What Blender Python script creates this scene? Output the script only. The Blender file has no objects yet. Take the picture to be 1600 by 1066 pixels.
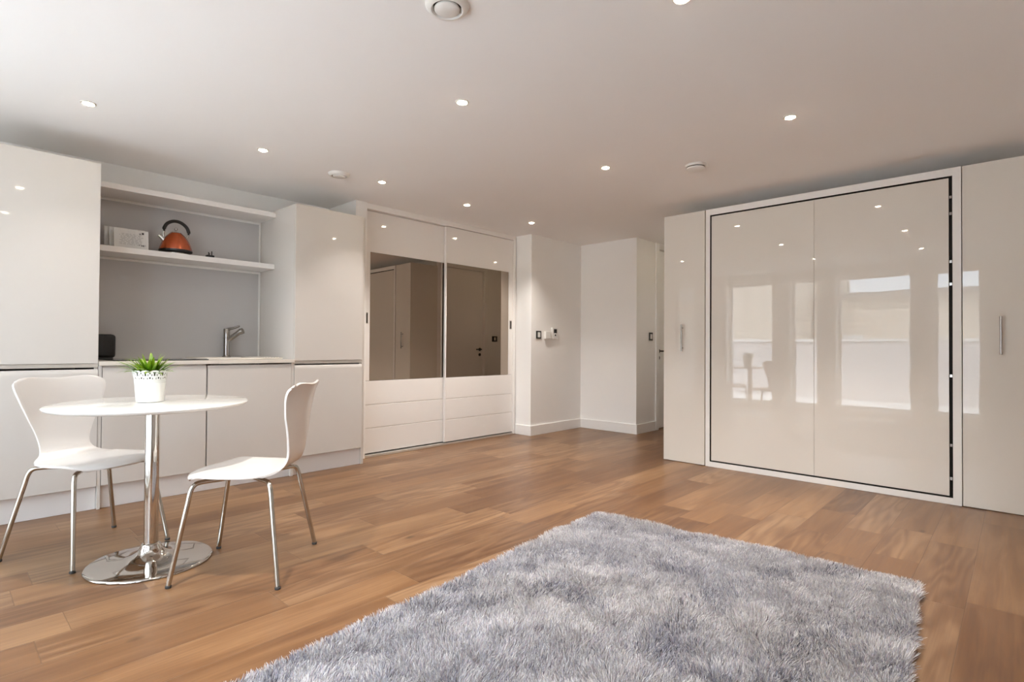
import bpy, bmesh, math, random
import numpy as np
from mathutils import Vector, Matrix

random.seed(7)
PI = math.pi
scene = bpy.context.scene
C = scene.collection

# ------------------------------------------------------------------ camera
CAM_H = 1.02
SPOT_W = 1.0
cam_data = bpy.data.cameras.new('camera')
cam = bpy.data.objects.new('camera', cam_data)
C.objects.link(cam)
scene.camera = cam
F = Vector((0.730705540550687, 0.6825895620127206, 0.01187025019999979))
R_ = Vector((0.6825674913514435, -0.7307940934925418, 0.006450788061268849))
U = Vector((-0.013077949331816899, -0.0033886203234404534, 0.9999087380824203))
m = Matrix(((R_.x, U.x, -F.x, 0), (R_.y, U.y, -F.y, 0), (R_.z, U.z, -F.z, CAM_H), (0, 0, 0, 1)))
cam.matrix_world = m
cam_data.sensor_fit = 'HORIZONTAL'
cam_data.sensor_width = 36.0
cam_data.lens = 19.127
cam_data.clip_start = 0.02

# ------------------------------------------------------------------ world, sun, exposure
SKY = 2.05
world = bpy.data.worlds.new('sky')
scene.world = world
world.use_nodes = True
wn = world.node_tree
bgn = wn.nodes['Background']
bgn.inputs['Color'].default_value = (0.73, 0.86, 1.0, 1)
bgn.inputs['Strength'].default_value = SKY
sd = bpy.data.lights.new('sun', 'SUN')
sd.energy = 3.6
sd.angle = math.radians(0.6)
sd.color = (0.97, 0.97, 1.0)
sun = bpy.data.objects.new('sun', sd)
C.objects.link(sun)
el, az = math.radians(62), math.radians(20)
to_sun = Vector((math.cos(el) * math.cos(az), math.cos(el) * math.sin(az), math.sin(el)))
sun.rotation_euler = to_sun.to_track_quat('Z', 'Y').to_euler()

vs = scene.view_settings
vs.view_transform = 'Standard'
vs.look = 'None'
vs.gamma = 1.0
vs.use_curve_mapping = False
vs.exposure = 2.28
cy = scene.cycles
cy.max_bounces = 14
cy.diffuse_bounces = 9
cy.glossy_bounces = 6
cy.transparent_max_bounces = 12
cy.transmission_bounces = 8
cy.sample_clamp_indirect = 40.0
cy.caustics_reflective = False
cy.caustics_refractive = False
cy.use_denoising = True

WX = -0.75                                     # inner face of the window wall
OPENINGS = [(0.38, 0.93), (1.18, 2.18), (2.45, 2.87), (3.15, 3.95)]
W_Z0, W_Z1 = 0.06, 2.20
for (a, b) in OPENINGS:                        # portals only steer the sampling of the sky through the openings
    ld = bpy.data.lights.new('window_portal', 'AREA')
    ld.shape = 'RECTANGLE'
    ld.size = b - a
    ld.size_y = W_Z1 - W_Z0
    ld.cycles.is_portal = True
    lo = bpy.data.objects.new('window_portal', ld)
    C.objects.link(lo)
    lo.location = (WX - 0.27, (a + b) / 2, (W_Z0 + W_Z1) / 2)
    lo.rotation_euler = Vector((-1, 0, 0)).to_track_quat('Z', 'Y').to_euler()


# ------------------------------------------------------------------ materials
def srgb(r, g, b):
    def f(c):
        c /= 255.0
        return c / 12.92 if c <= 0.04045 else ((c + 0.055) / 1.055) ** 2.4
    return (f(r), f(g), f(b), 1)


def mat(name, color, rough=0.5, metal=0.0, coat=0.0, spec=0.5, bump=None, var=None, emit=None, ior=None):
    mt = bpy.data.materials.new(name)
    mt.use_nodes = True
    nt = mt.node_tree
    b = nt.nodes['Principled BSDF']
    b.inputs['Base Color'].default_value = color
    b.inputs['Roughness'].default_value = rough
    b.inputs['Metallic'].default_value = metal
    b.inputs['Coat Weight'].default_value = coat
    b.inputs['Coat Roughness'].default_value = 0.02
    b.inputs['Specular IOR Level'].default_value = spec
    if ior:
        b.inputs['IOR'].default_value = ior
    if emit:
        b.inputs['Emission Color'].default_value = emit[0]
        b.inputs['Emission Strength'].default_value = emit[1]
    tc = nt.nodes.new('ShaderNodeTexCoord')
    if var:                                    # (scale, amount): faint mottling of the paint
        nz = nt.nodes.new('ShaderNodeTexNoise')
        nz.inputs['Scale'].default_value = var[0]
        nz.inputs['Detail'].default_value = 4
        nt.links.new(tc.outputs['Object'], nz.inputs['Vector'])
        mx = nt.nodes.new('ShaderNodeMix')
        mx.data_type = 'RGBA'
        k = 1 - var[1]
        mx.inputs[6].default_value = (color[0] * k, color[1] * k, color[2] * k, 1)
        mx.inputs[7].default_value = color
        nt.links.new(nz.outputs['Fac'], mx.inputs[0])
        nt.links.new(mx.outputs[2], b.inputs['Base Color'])
    if bump:                                   # (scale, strength, distance)
        nz2 = nt.nodes.new('ShaderNodeTexNoise')
        nz2.inputs['Scale'].default_value = bump[0]
        nz2.inputs['Detail'].default_value = 3
        nt.links.new(tc.outputs['Object'], nz2.inputs['Vector'])
        bp = nt.nodes.new('ShaderNodeBump')
        bp.inputs['Strength'].default_value = bump[1]
        bp.inputs['Distance'].default_value = bump[2]
        nt.links.new(nz2.outputs['Fac'], bp.inputs['Height'])
        nt.links.new(bp.outputs['Normal'], b.inputs['Normal'])
        if coat:
            nt.links.new(bp.outputs['Normal'], b.inputs['Coat Normal'])
    return mt


M = {}
M['wall'] = mat('wall_paint', (0.91, 0.90, 0.88, 1), 0.75, spec=0.3, var=(3, 0.03), bump=(350, 0.05, 0.001))
M['ceiling'] = mat('ceiling_paint', (0.93, 0.925, 0.92, 1), 0.85, spec=0.2, var=(2, 0.02), bump=(350, 0.05, 0.001))
M['trim'] = mat('trim_paint', (0.89, 0.88, 0.86, 1), 0.35, var=(3, 0.02))
M['gloss'] = mat('white_gloss_dimmed', (0.66, 0.625, 0.585, 1), 0.03, spec=0.5, var=(1.5, 0.02), bump=(2.2, 0.02, 0.02))  # white dimmed in its colour to even out the strongly lit kitchen
M['wardrobe'] = mat('white_wardrobe_lifted', (0.86, 0.835, 0.81, 1), 0.05, spec=0.5, var=(1.5, 0.02), bump=(2.2, 0.02, 0.02))  # the white lifted in its colour for the weakly lit far end
M['cream'] = mat('cream_gloss_lacquer', (0.77, 0.735, 0.675, 1), 0.012, spec=0.55, var=(1.5, 0.02), bump=(2.2, 0.018, 0.02))
M['satin'] = mat('white_satin_board', (0.82, 0.80, 0.785, 1), 0.35, var=(3, 0.02))
M['gap'] = mat('gap_shade', (0.03, 0.025, 0.02, 1), 0.7, var=(20, 0.3))  # near-black colour stands in for the shade inside gaps and slots
M['dark_metal'] = mat('dark_metal', (0.06, 0.055, 0.05, 1), 0.35, 0.8, var=(20, 0.2))
M['chrome'] = mat('chrome', (0.64, 0.62, 0.59, 1), 0.06, 1.0, var=(8, 0.04))
M['leg_chrome'] = mat('satin_chrome', (0.52, 0.49, 0.44, 1), 0.16, 1.0, var=(20, 0.05))
M['steel'] = mat('brushed_steel', (0.42, 0.40, 0.38, 1), 0.18, 1.0, var=(60, 0.15))
M['splash'] = mat('grey_glass_splashback', (0.53, 0.52, 0.52, 1), 0.12, spec=0.5, var=(2, 0.04))
M['worktop'] = mat('white_stone_worktop', (0.74, 0.69, 0.62, 1), 0.25, var=(40, 0.05))
M['black'] = mat('black_plastic', (0.012, 0.012, 0.013, 1), 0.3, var=(30, 0.3))
M['hob'] = mat('black_ceramic_glass', (0.01, 0.01, 0.01, 1), 0.05, var=(10, 0.3))
M['plastic'] = mat('white_plastic', (0.80, 0.79, 0.76, 1), 0.35, var=(15, 0.02))
M['chair'] = mat('white_lacquered_plywood', (0.76, 0.73, 0.70, 1), 0.22, var=(4, 0.02))
M['table'] = mat('white_gloss_tabletop', (0.74, 0.74, 0.71, 1), 0.06, var=(3, 0.015))
M['copper'] = mat('copper_red_enamel', (0.52, 0.10, 0.025, 1), 0.22, 0.5, coat=0.5, var=(10, 0.15))
M['pot'] = mat('white_enamelled_metal', (0.80, 0.80, 0.78, 1), 0.25, var=(10, 0.02))
M['soil'] = mat('soil', (0.035, 0.022, 0.014, 1), 0.95, var=(90, 0.6), bump=(120, 0.8, 0.01))
M['rubber'] = mat('grey_rubber', (0.05, 0.05, 0.05, 1), 0.6, var=(40, 0.2))
M['paper'] = mat('printed_paper', (0.72, 0.71, 0.69, 1), 0.4, var=(25, 0.08))
M['ink'] = mat('grey_ink', (0.42, 0.41, 0.40, 1), 0.6, var=(60, 0.2))
M['ink_dark'] = mat('black_ink', (0.08, 0.08, 0.09, 1), 0.6, var=(60, 0.2))
M['screen'] = mat('dark_display', (0.02, 0.02, 0.02, 1), 0.15, var=(30, 0.2))
M['lamp'] = mat('lit_lamp_glass', (1, 0.95, 0.85, 1), 0.3, emit=((1.0, 0.86, 0.62, 1), 26.0))
M['bezel'] = mat('lamp_bezel', (0.80, 0.77, 0.70, 1), 0.3, 0.0, var=(20, 0.03))
M['mirror'] = mat('bronze_mirror', (0.42, 0.35, 0.29, 1), 0.01, 1.0, var=(0.8, 0.03))
M['alu'] = mat('pale_aluminium', (0.72, 0.69, 0.64, 1), 0.3, 0.6, var=(40, 0.05))
M['facade'] = mat('beige_render', (0.62, 0.53, 0.43, 1), 0.9, var=(0.6, 0.12), bump=(20, 0.3, 0.01))
M['parapet'] = mat('white_render', (0.62, 0.59, 0.59, 1), 0.9, var=(1.5, 0.05), bump=(30, 0.2, 0.005))
M['paving'] = mat('pale_paving', (0.76, 0.76, 0.75, 1), 0.8, var=(6, 0.15), bump=(30, 0.2, 0.005))
M['roof'] = mat('grey_roof', (0.25, 0.24, 0.23, 1), 0.8, var=(4, 0.2))
M['dark_glass'] = mat('dark_window_glass', (0.06, 0.07, 0.08, 1), 0.05, var=(2, 0.3))

# leaves
mt = mat('green_leaf', (0.18, 0.33, 0.045, 1), 0.4, var=(60, 0.25))
nt = mt.node_tree
at = nt.nodes.new('ShaderNodeVertexColor')
at.layer_name = 'Col'
nt.links.new(at.outputs['Color'], nt.nodes['Principled BSDF'].inputs['Base Color'])
M['leaf'] = mt

# window glass: thin sheet, clear, reflecting by Fresnel
mt = bpy.data.materials.new('window_glass')
mt.use_nodes = True
nt = mt.node_tree
nt.nodes.clear()
out = nt.nodes.new('ShaderNodeOutputMaterial')
tr = nt.nodes.new('ShaderNodeBsdfTransparent')
tr.inputs['Color'].default_value = (0.95, 0.97, 0.96, 1)
gl = nt.nodes.new('ShaderNodeBsdfGlossy')
gl.inputs['Roughness'].default_value = 0.01
fr = nt.nodes.new('ShaderNodeFresnel')
fr.inputs['IOR'].default_value = 1.45
mx = nt.nodes.new('ShaderNodeMixShader')
nt.links.new(fr.outputs[0], mx.inputs[0])
nt.links.new(tr.outputs[0], mx.inputs[1])
nt.links.new(gl.outputs[0], mx.inputs[2])
nt.links.new(mx.outputs[0], out.inputs[0])
M['glass'] = mt

# sheer curtain
mt = bpy.data.materials.new('sheer_fabric')
mt.use_nodes = True
nt = mt.node_tree
nt.nodes.clear()
out = nt.nodes.new('ShaderNodeOutputMaterial')
d1 = nt.nodes.new('ShaderNodeBsdfDiffuse')
d1.inputs['Color'].default_value = (0.8, 0.8, 0.78, 1)
d2 = nt.nodes.new('ShaderNodeBsdfTranslucent')
d2.inputs['Color'].default_value = (0.8, 0.8, 0.78, 1)
wv = nt.nodes.new('ShaderNodeTexNoise')
wv.inputs['Scale'].default_value = 200
mx = nt.nodes.new('ShaderNodeMixShader')
nt.links.new(wv.outputs['Fac'], mx.inputs[0])
nt.links.new(d1.outputs[0], mx.inputs[1])
nt.links.new(d2.outputs[0], mx.inputs[2])
nt.links.new(mx.outputs[0], out.inputs[0])
M['sheer'] = mt


# oak floor: planks along X, 0.193 wide
def floor_material():
    mt = bpy.data.materials.new('oak_plank_floor')
    mt.use_nodes = True
    nt = mt.node_tree
    N, L = nt.nodes, nt.links
    b = N['Principled BSDF']

    def mathn(op, a, b_=None, c=None):
        n = N.new('ShaderNodeMath')
        n.operation = op
        for i, v in enumerate((a, b_, c)):
            if v is None:
                continue
            if isinstance(v, (int, float)):
                n.inputs[i].default_value = v
            else:
                L.new(v, n.inputs[i])
        return n.outputs[0]

    geo = N.new('ShaderNodeNewGeometry')
    sep = N.new('ShaderNodeSeparateXYZ')
    L.new(geo.outputs['Position'], sep.inputs[0])
    x, y = sep.outputs[0], sep.outputs[1]
    v = mathn('DIVIDE', mathn('SUBTRACT', y, 0.163 - 0.193 * 40), 0.193)
    row = mathn('FLOOR', v)
    fv = mathn('FRACT', v)

    def white(a, b_, w):
        cb = N.new('ShaderNodeCombineXYZ')
        for i, q in enumerate((a, b_)):
            if isinstance(q, (int, float)):
                cb.inputs[i].default_value = q
            else:
                L.new(q, cb.inputs[i])
        cb.inputs[2].default_value = w
        wn_ = N.new('ShaderNodeTexWhiteNoise')
        wn_.noise_dimensions = '3D'
        L.new(cb.outputs[0], wn_.inputs['Vector'])
        return wn_.outputs['Value'], wn_.outputs['Color']
    off, _ = white(row, 0.5, 3.7)
    PL = 1.9
    u = mathn('ADD', mathn('DIVIDE', mathn('ADD', x, 20.0), PL), mathn('MULTIPLY', off, 7.0))
    col = mathn('FLOOR', u)
    fu = mathn('FRACT', u)
    spl, _ = white(row, col, 9.1)
    split = mathn('ADD', mathn('MULTIPLY', spl, 0.5), 0.25)
    sub = mathn('GREATER_THAN', fu, split)
    pid = mathn('ADD', mathn('MULTIPLY', col, 2.0), sub)
    r1, rc = white(row, pid, 1.3)
    r2, _ = white(row, pid, 5.9)
    # joint distances in metres
    dv = mathn('MULTIPLY', mathn('MINIMUM', fv, mathn('SUBTRACT', 1.0, fv)), 0.193)
    d_a = mathn('MINIMUM', fu, mathn('SUBTRACT', 1.0, fu))
    d_b = mathn('ABSOLUTE', mathn('SUBTRACT', fu, split))
    du = mathn('MULTIPLY', mathn('MINIMUM', d_a, d_b), PL)
    dj = mathn('MINIMUM', dv, du)
    joint = N.new('ShaderNodeMapRange')
    joint.inputs['From Min'].default_value = 0.0006
    joint.inputs['From Max'].default_value = 0.0024
    L.new(dj, joint.inputs['Value'])
    # grain coordinates, shifted per plank
    cb = N.new('ShaderNodeCombineXYZ')
    L.new(mathn('ADD', mathn('MULTIPLY', x, 0.9), mathn('MULTIPLY', r1, 31.0)), cb.inputs[0])
    L.new(mathn('ADD', mathn('MULTIPLY', y, 9.0), mathn('MULTIPLY', r2, 17.0)), cb.inputs[1])
    L.new(mathn('MULTIPLY', r1, 5.0), cb.inputs[2])
    n1 = N.new('ShaderNodeTexNoise')
    n1.inputs['Scale'].default_value = 1.6
    n1.inputs['Detail'].default_value = 5
    n1.inputs['Distortion'].default_value = 0.9
    L.new(cb.outputs[0], n1.inputs['Vector'])
    cb2 = N.new('ShaderNodeCombineXYZ')
    L.new(mathn('ADD', mathn('MULTIPLY', x, 3.0), mathn('MULTIPLY', r2, 11.0)), cb2.inputs[0])
    L.new(mathn('MULTIPLY', y, 110.0), cb2.inputs[1])
    n2 = N.new('ShaderNodeTexNoise')
    n2.inputs['Scale'].default_value = 1.0
    n2.inputs['Detail'].default_value = 4
    L.new(cb2.outputs[0], n2.inputs['Vector'])
    # cathedral rings
    cb3 = N.new('ShaderNodeCombineXYZ')
    L.new(mathn('ADD', mathn('MULTIPLY', x, 0.55), mathn('MULTIPLY', r1, 13.0)), cb3.inputs[0])
    L.new(mathn('ADD', mathn('MULTIPLY', y, 4.0), mathn('MULTIPLY', r2, 9.0)), cb3.inputs[1])
    n3 = N.new('ShaderNodeTexNoise')
    n3.inputs['Scale'].default_value = 1.3
    n3.inputs['Detail'].default_value = 2
    L.new(cb3.outputs[0], n3.inputs['Vector'])
    ring = mathn('SINE', mathn('MULTIPLY', n3.outputs['Fac'], 70.0))
    ringm = mathn('MULTIPLY', mathn('MULTIPLY', ring, mathn('GREATER_THAN', r2, 0.5)), 0.09)
    tone = mathn('ADD', mathn('ADD', mathn('MULTIPLY', n1.outputs['Fac'], 0.60), mathn('MULTIPLY', n2.outputs['Fac'], 0.36)), ringm)
    tone = mathn('ADD', tone, mathn('MULTIPLY', mathn('SUBTRACT', r1, 0.5), 0.36))
    ramp = N.new('ShaderNodeValToRGB')
    cr = ramp.color_ramp
    cr.elements[0].position = 0.22
    cr.elements[0].color = (0.105, 0.046, 0.018, 1)
    cr.elements[1].position = 0.85
    cr.elements[1].color = (0.315, 0.187, 0.095, 1)
    e = cr.elements.new(0.5)
    e.color = (0.180, 0.092, 0.041, 1)
    L.new(tone, ramp.inputs['Fac'])
    # knots
    vor = N.new('ShaderNodeTexVoronoi')
    vor.inputs['Scale'].default_value = 1.0
    cb4 = N.new('ShaderNodeCombineXYZ')
    L.new(mathn('MULTIPLY', x, 1.5), cb4.inputs[0])
    L.new(mathn('MULTIPLY', y, 2.6), cb4.inputs[1])
    L.new(cb4.outputs[0], vor.inputs['Vector'])
    kn = N.new('ShaderNodeMapRange')
    kn.inputs['From Min'].default_value = 0.012
    kn.inputs['From Max'].default_value = 0.06
    kn.inputs['To Min'].default_value = 0.35
    kn.inputs['To Max'].default_value = 1.0
    L.new(vor.outputs['Distance'], kn.inputs['Value'])
    m1 = N.new('ShaderNodeMix')
    m1.data_type = 'RGBA'
    m1.blend_type = 'MULTIPLY'
    m1.inputs[0].default_value = 1.0
    L.new(ramp.outputs['Color'], m1.inputs[6])
    L.new(kn.outputs[0], m1.inputs[7])
    # slightly pinker / yellower planks
    m2 = N.new('ShaderNodeMix')
    m2.data_type = 'RGBA'
    m2.blend_type = 'MIX'
    m2.inputs[6].default_value = (1.03, 0.99, 0.94, 1)
    m2.inputs[7].default_value = (0.98, 1.0, 1.06, 1)
    L.new(r2, m2.inputs[0])
    m3 = N.new('ShaderNodeMix')
    m3.data_type = 'RGBA'
    m3.blend_type = 'MULTIPLY'
    m3.inputs[0].default_value = 1.0
    L.new(m1.outputs[2], m3.inputs[6])
    L.new(m2.outputs[2], m3.inputs[7])
    m4 = N.new('ShaderNodeMix')
    m4.data_type = 'RGBA'
    m4.inputs[6].default_value = (0.10, 0.055, 0.03, 1)
    L.new(mathn('ADD', mathn('MULTIPLY', joint.outputs[0], 0.55), 0.45), m4.inputs[0])
    L.new(m3.outputs[2], m4.inputs[7])
    L.new(m4.outputs[2], b.inputs['Base Color'])
    rr = mathn('ADD', mathn('MULTIPLY', n2.outputs['Fac'], 0.15), 0.27)
    L.new(rr, b.inputs['Roughness'])
    b.inputs['Specular IOR Level'].default_value = 0.45
    bp = N.new('ShaderNodeBump')
    bp.inputs['Strength'].default_value = 0.25
    bp.inputs['Distance'].default_value = 0.002
    hh = mathn('ADD', joint.outputs[0], mathn('MULTIPLY', n2.outputs['Fac'], 0.15))
    L.new(hh, bp.inputs['Height'])
    L.new(bp.outputs['Normal'], b.inputs['Normal'])
    return mt


M['floor'] = floor_material()


# ------------------------------------------------------------------ helpers
def box(bm, x0, x1, y0, y1, z0, z1, bev=0.0, seg=2):
    if x1 < x0: x0, x1 = x1, x0
    if y1 < y0: y0, y1 = y1, y0
    if z1 < z0: z0, z1 = z1, z0
    r = bmesh.ops.create_cube(bm, size=1.0)
    vs_ = r['verts']
    for v in vs_:
        v.co = Vector((x0 + (v.co.x + .5) * (x1 - x0), y0 + (v.co.y + .5) * (y1 - y0), z0 + (v.co.z + .5) * (z1 - z0)))
    if bev > 0:
        es = list({e for v in vs_ for e in v.link_edges})
        bmesh.ops.bevel(bm, geom=es, offset=bev, segments=seg, affect='EDGES', profile=0.5)
    return bm


def lathe(bm, prof, cx=0, cy_=0, cz=0, seg=48, close=False):
    rings = []
    for (r, z) in prof:
        if r < 1e-6:
            rings.append([bm.verts.new((cx, cy_, cz + z))])
        else:
            rings.append([bm.verts.new((cx + r * math.cos(2 * PI * i / seg), cy_ + r * math.sin(2 * PI * i / seg), cz + z)) for i in range(seg)])
    for a, b in zip(rings, rings[1:]):
        for i in range(seg):
            j = (i + 1) % seg
            if len(a) == 1 and len(b) == 1:
                continue
            if len(a) == 1:
                bm.faces.new((a[0], b[i], b[j]))
            elif len(b) == 1:
                bm.faces.new((a[i], a[j], b[0]))
            else:
                bm.faces.new((a[i], a[j], b[j], b[i]))
    return bm


def tube(bm, pts, rad, seg=14, cap=True):
    pts = [Vector(p) for p in pts]
    rads = rad if isinstance(rad, (list, tuple)) else [rad] * len(pts)
    rings = []
    prev = None
    for i, p in enumerate(pts):
        t = (pts[min(i + 1, len(pts) - 1)] - pts[max(i - 1, 0)]).normalized()
        if prev is None:
            n = t.orthogonal().normalized()
        else:
            n = (prev - t * prev.dot(t)).normalized()
        prev = n
        bn = t.cross(n)
        rings.append([bm.verts.new(p + (n * math.cos(2 * PI * k / seg) + bn * math.sin(2 * PI * k / seg)) * rads[i]) for k in range(seg)])
    for a, b in zip(rings, rings[1:]):
        for k in range(seg):
            j = (k + 1) % seg
            bm.faces.new((a[k], a[j], b[j], b[k]))
    if cap:
        bm.faces.new(rings[0][::-1])
        bm.faces.new(rings[-1])
    return bm


def smooth_path(pts, n=8):
    """Catmull-Rom through the points"""
    P = [Vector(p) for p in pts]
    P = [P[0] * 2 - P[1]] + P + [P[-1] * 2 - P[-2]]
    out_ = []
    for i in range(1, len(P) - 2):
        for k in range(n):
            t = k / n
            a, b, c, d = P[i - 1], P[i], P[i + 1], P[i + 2]
            out_.append(0.5 * ((2 * b) + (c - a) * t + (2 * a - 5 * b + 4 * c - d) * t * t + (3 * b - a - 3 * c + d) * t ** 3))
    out_.append(P[-2])
    return out_


def extrude_x(bm, prof, x0, x1):
    """closed profile of (y, z) points extruded along x"""
    a = [bm.verts.new((x0, p[0], p[1])) for p in prof]
    b = [bm.verts.new((x1, p[0], p[1])) for p in prof]
    n = len(prof)
    bm.faces.new(a[::-1])
    bm.faces.new(b)
    for i in range(n):
        j = (i + 1) % n
        bm.faces.new((a[i], a[j], b[j], b[i]))
    return bm


def obj(name, bm, mt, parent=None, smooth=False):
    """link the bmesh as one mesh object; geometry is given in world (or the thing's local) space"""
    bmesh.ops.recalc_face_normals(bm, faces=bm.faces[:])
    me = bpy.data.meshes.new(name)
    bm.to_mesh(me)
    bm.free()
    me.materials.append(mt)
    if smooth:
        for p in me.polygons:
            p.use_smooth = True
        try:
            me.set_sharp_from_angle(angle=math.radians(smooth if smooth > 1 else 40))
        except Exception:
            pass
    o = bpy.data.objects.new(name, me)
    C.objects.link(o)
    if parent is not None:
        o.parent = parent
        w = world_loc(parent)
        me.transform(Matrix.Translation(-w))
    return o


def world_loc(o):
    w = Vector((0, 0, 0))
    while o is not None:
        w += o.location
        o = o.parent
    return w


def thing(name, label, cat, loc=(0, 0, 0), group=None):
    o = bpy.data.objects.new(name, None)
    o.empty_display_size = 0.1
    C.objects.link(o)
    o.location = loc
    o['label'] = label
    o['category'] = cat
    if group:
        o['group'] = group
    return o


def tag(o, label, cat, group=None):
    o['label'] = label
    o['category'] = cat
    if group:
        o['group'] = group
    return o


def struct(name, bm, mt, smooth=False, label=None):
    o = obj(name, bm, mt, None, smooth)
    o['kind'] = 'structure'
    if label:
        o['label'] = label
    return o


def nb():
    return bmesh.new()


def copy_tree(o, parent=None):
    c = o.copy()
    C.objects.link(c)
    c.parent = parent
    for ch in list(o.children):
        copy_tree(ch, c)
    return c


# ------------------------------------------------------------------ room shell
CEIL = 2.34
KY = 4.84          # kitchen back wall
NY = 4.14          # plain wall beside the wardrobe
SX = 5.73          # stub wall facing the room
BX = 5.10          # wall behind the fold-down bed
CY = 3.33          # corridor wall, far side
EY = 2.38          # corridor wall, near side
RY = -0.95         # wall at the right, behind the camera

b = nb(); box(b, -1.05, 7.75, -1.15, 5.05, -0.12, 0.0)
struct('floor', b, M['floor'], label='oak plank floor running the length of the room')
b = nb(); box(b, -1.05, 7.75, -1.15, 5.05, CEIL, CEIL + 0.25)
struct('ceiling', b, M['ceiling'], label='smooth white painted ceiling')
b = nb(); box(b, -1.05, 4.75, KY, 5.05, 0, CEIL)
struct('wall_kitchen', b, M['wall'])
b = nb(); box(b, 4.755, SX, NY, 5.05, 0, CEIL)
struct('wall_far', b, M['wall'])
b = nb(); box(b, SX, 7.75, CY, 5.05, 0, CEIL)
# doorway cut as a separate solid below: build wall in pieces
b.free()
D1 = (6.255, 7.05)
b = nb()
box(b, SX, D1[0], CY, 5.05, 0, CEIL)
box(b, D1[1], 7.75, CY, 5.05, 0, CEIL)
box(b, D1[0], D1[1], CY, 5.05, 2.27, CEIL)
box(b, D1[0], D1[1], CY + 0.16, 5.05, 0, 2.27)
struct('wall_corridor', b, M['wall'])
b = nb(); box(b, 7.55, 7.75, -1.15, CY, 0, CEIL)
struct('wall_corridor_end', b, M['wall'])
D2 = (5.36, 6.17)
b = nb()
box(b, BX, D2[0], EY - 0.16, EY, 0, CEIL)
box(b, D2[1], 7.55, EY - 0.16, EY, 0, CEIL)
box(b, D2[0], D2[1], EY - 0.16, EY, 2.25, CEIL)
box(b, BX, 7.55, EY - 0.26, EY - 0.16, 0, CEIL)
struct('wall_entrance', b, M['wall'])
b = nb(); box(b, BX, BX + 0.15, -0.95, EY - 0.26, 0, CEIL)
struct('wall_bed', b, M['wall'])
b = nb(); box(b, -1.05, 7.55, -1.15, RY, 0, CEIL)
struct('wall_right', b, M['wall'])
b = nb()
edges = [RY] + [v for o_ in OPENINGS for v in o_] + [KY]
for i in range(0, len(edges), 2):
    box(b, WX - 0.30, WX, edges[i], edges[i + 1], 0, CEIL)
for (a0, a1) in OPENINGS:
    box(b, WX - 0.30, WX, a0, a1, 0, W_Z0)
    box(b, WX - 0.30, WX, a0, a1, W_Z1, CEIL)
struct('wall_window', b, M['wall'])

for i, (a0, a1) in enumerate(OPENINGS):
    w = thing('window_%d' % (i + 1), 'tall glazed opening in the window wall', 'window', (WX - 0.2, (a0 + a1) / 2, W_Z0))
    del w['category']
    w['kind'] = 'structure'
    b = nb()
    x0, x1 = WX - 0.235, WX - 0.175
    box(b, x0, x1, a0, a0 + 0.045, W_Z0, W_Z1, .004)
    box(b, x0, x1, a1 - 0.045, a1, W_Z0, W_Z1, .004)
    box(b, x0, x1, a0 + 0.045, a1 - 0.045, W_Z0, W_Z0 + 0.05, .004)
    box(b, x0, x1, a0 + 0.045, a1 - 0.045, W_Z1 - 0.045, W_Z1, .004)
    obj('window_frame', b, M['trim'], w)
    b = nb()
    vv = [b.verts.new(p) for p in ((WX - .205, a0 + .045, W_Z0 + .05), (WX - .205, a1 - .045, W_Z0 + .05), (WX - .205, a1 - .045, W_Z1 - .045), (WX - .205, a0 + .045, W_Z1 - .045))]
    b.faces.new(vv)
    obj('pane', b, M['glass'], w)

# skirting boards
def skirt(name, pts, h=0.115, t=0.016):
    """pts: the run of wall faces; offset side is given per segment as the room-side normal"""
    b = nb()
    for (x0, y0, x1, y1, nx, ny) in pts:
        xs, ys = sorted((x0, x1)), sorted((y0, y1))
        if nx:
            box(b, x0, x0 + nx * t, ys[0], ys[1], 0, h, .003)
        else:
            box(b, xs[0], xs[1], y0, y0 + ny * t, 0, h, .003)
    return struct(name, b, M['trim'])

skirt('baseboard_far', [(4.755, NY, 4.755, 4.372, -1, 0), (4.739, NY, SX, NY, 0, -1)])
skirt('baseboard_stub', [(SX, CY - 0.016, SX, NY - 0.016, -1, 0)])
skirt('baseboard_corridor', [(SX, CY, 6.175, CY, 0, -1), (7.13, CY, 7.55, CY, 0, -1)])
skirt('baseboard_entrance', [(BX, EY, 5.285, EY, 0, 1), (6.245, EY, 7.55, EY, 0, 1)])
skirt('baseboard_corridor_end', [(7.55, EY + .016, 7.55, CY - .016, -1, 0)])
skirt('baseboard_right', [(-0.75, RY, 5.10, RY, 0, 1)])
skirt('baseboard_window', [(WX, RY + .016, WX, 0.38, 1, 0), (WX, .93, WX, 1.18, 1, 0), (WX, 2.18, WX, 2.45, 1, 0), (WX, 2.87, WX, 3.15, 1, 0), (WX, 3.95, WX, KY, 1, 0)])
skirt('baseboard_bed', [(BX, RY + .016, BX, -0.125, -1, 0)])


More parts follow.
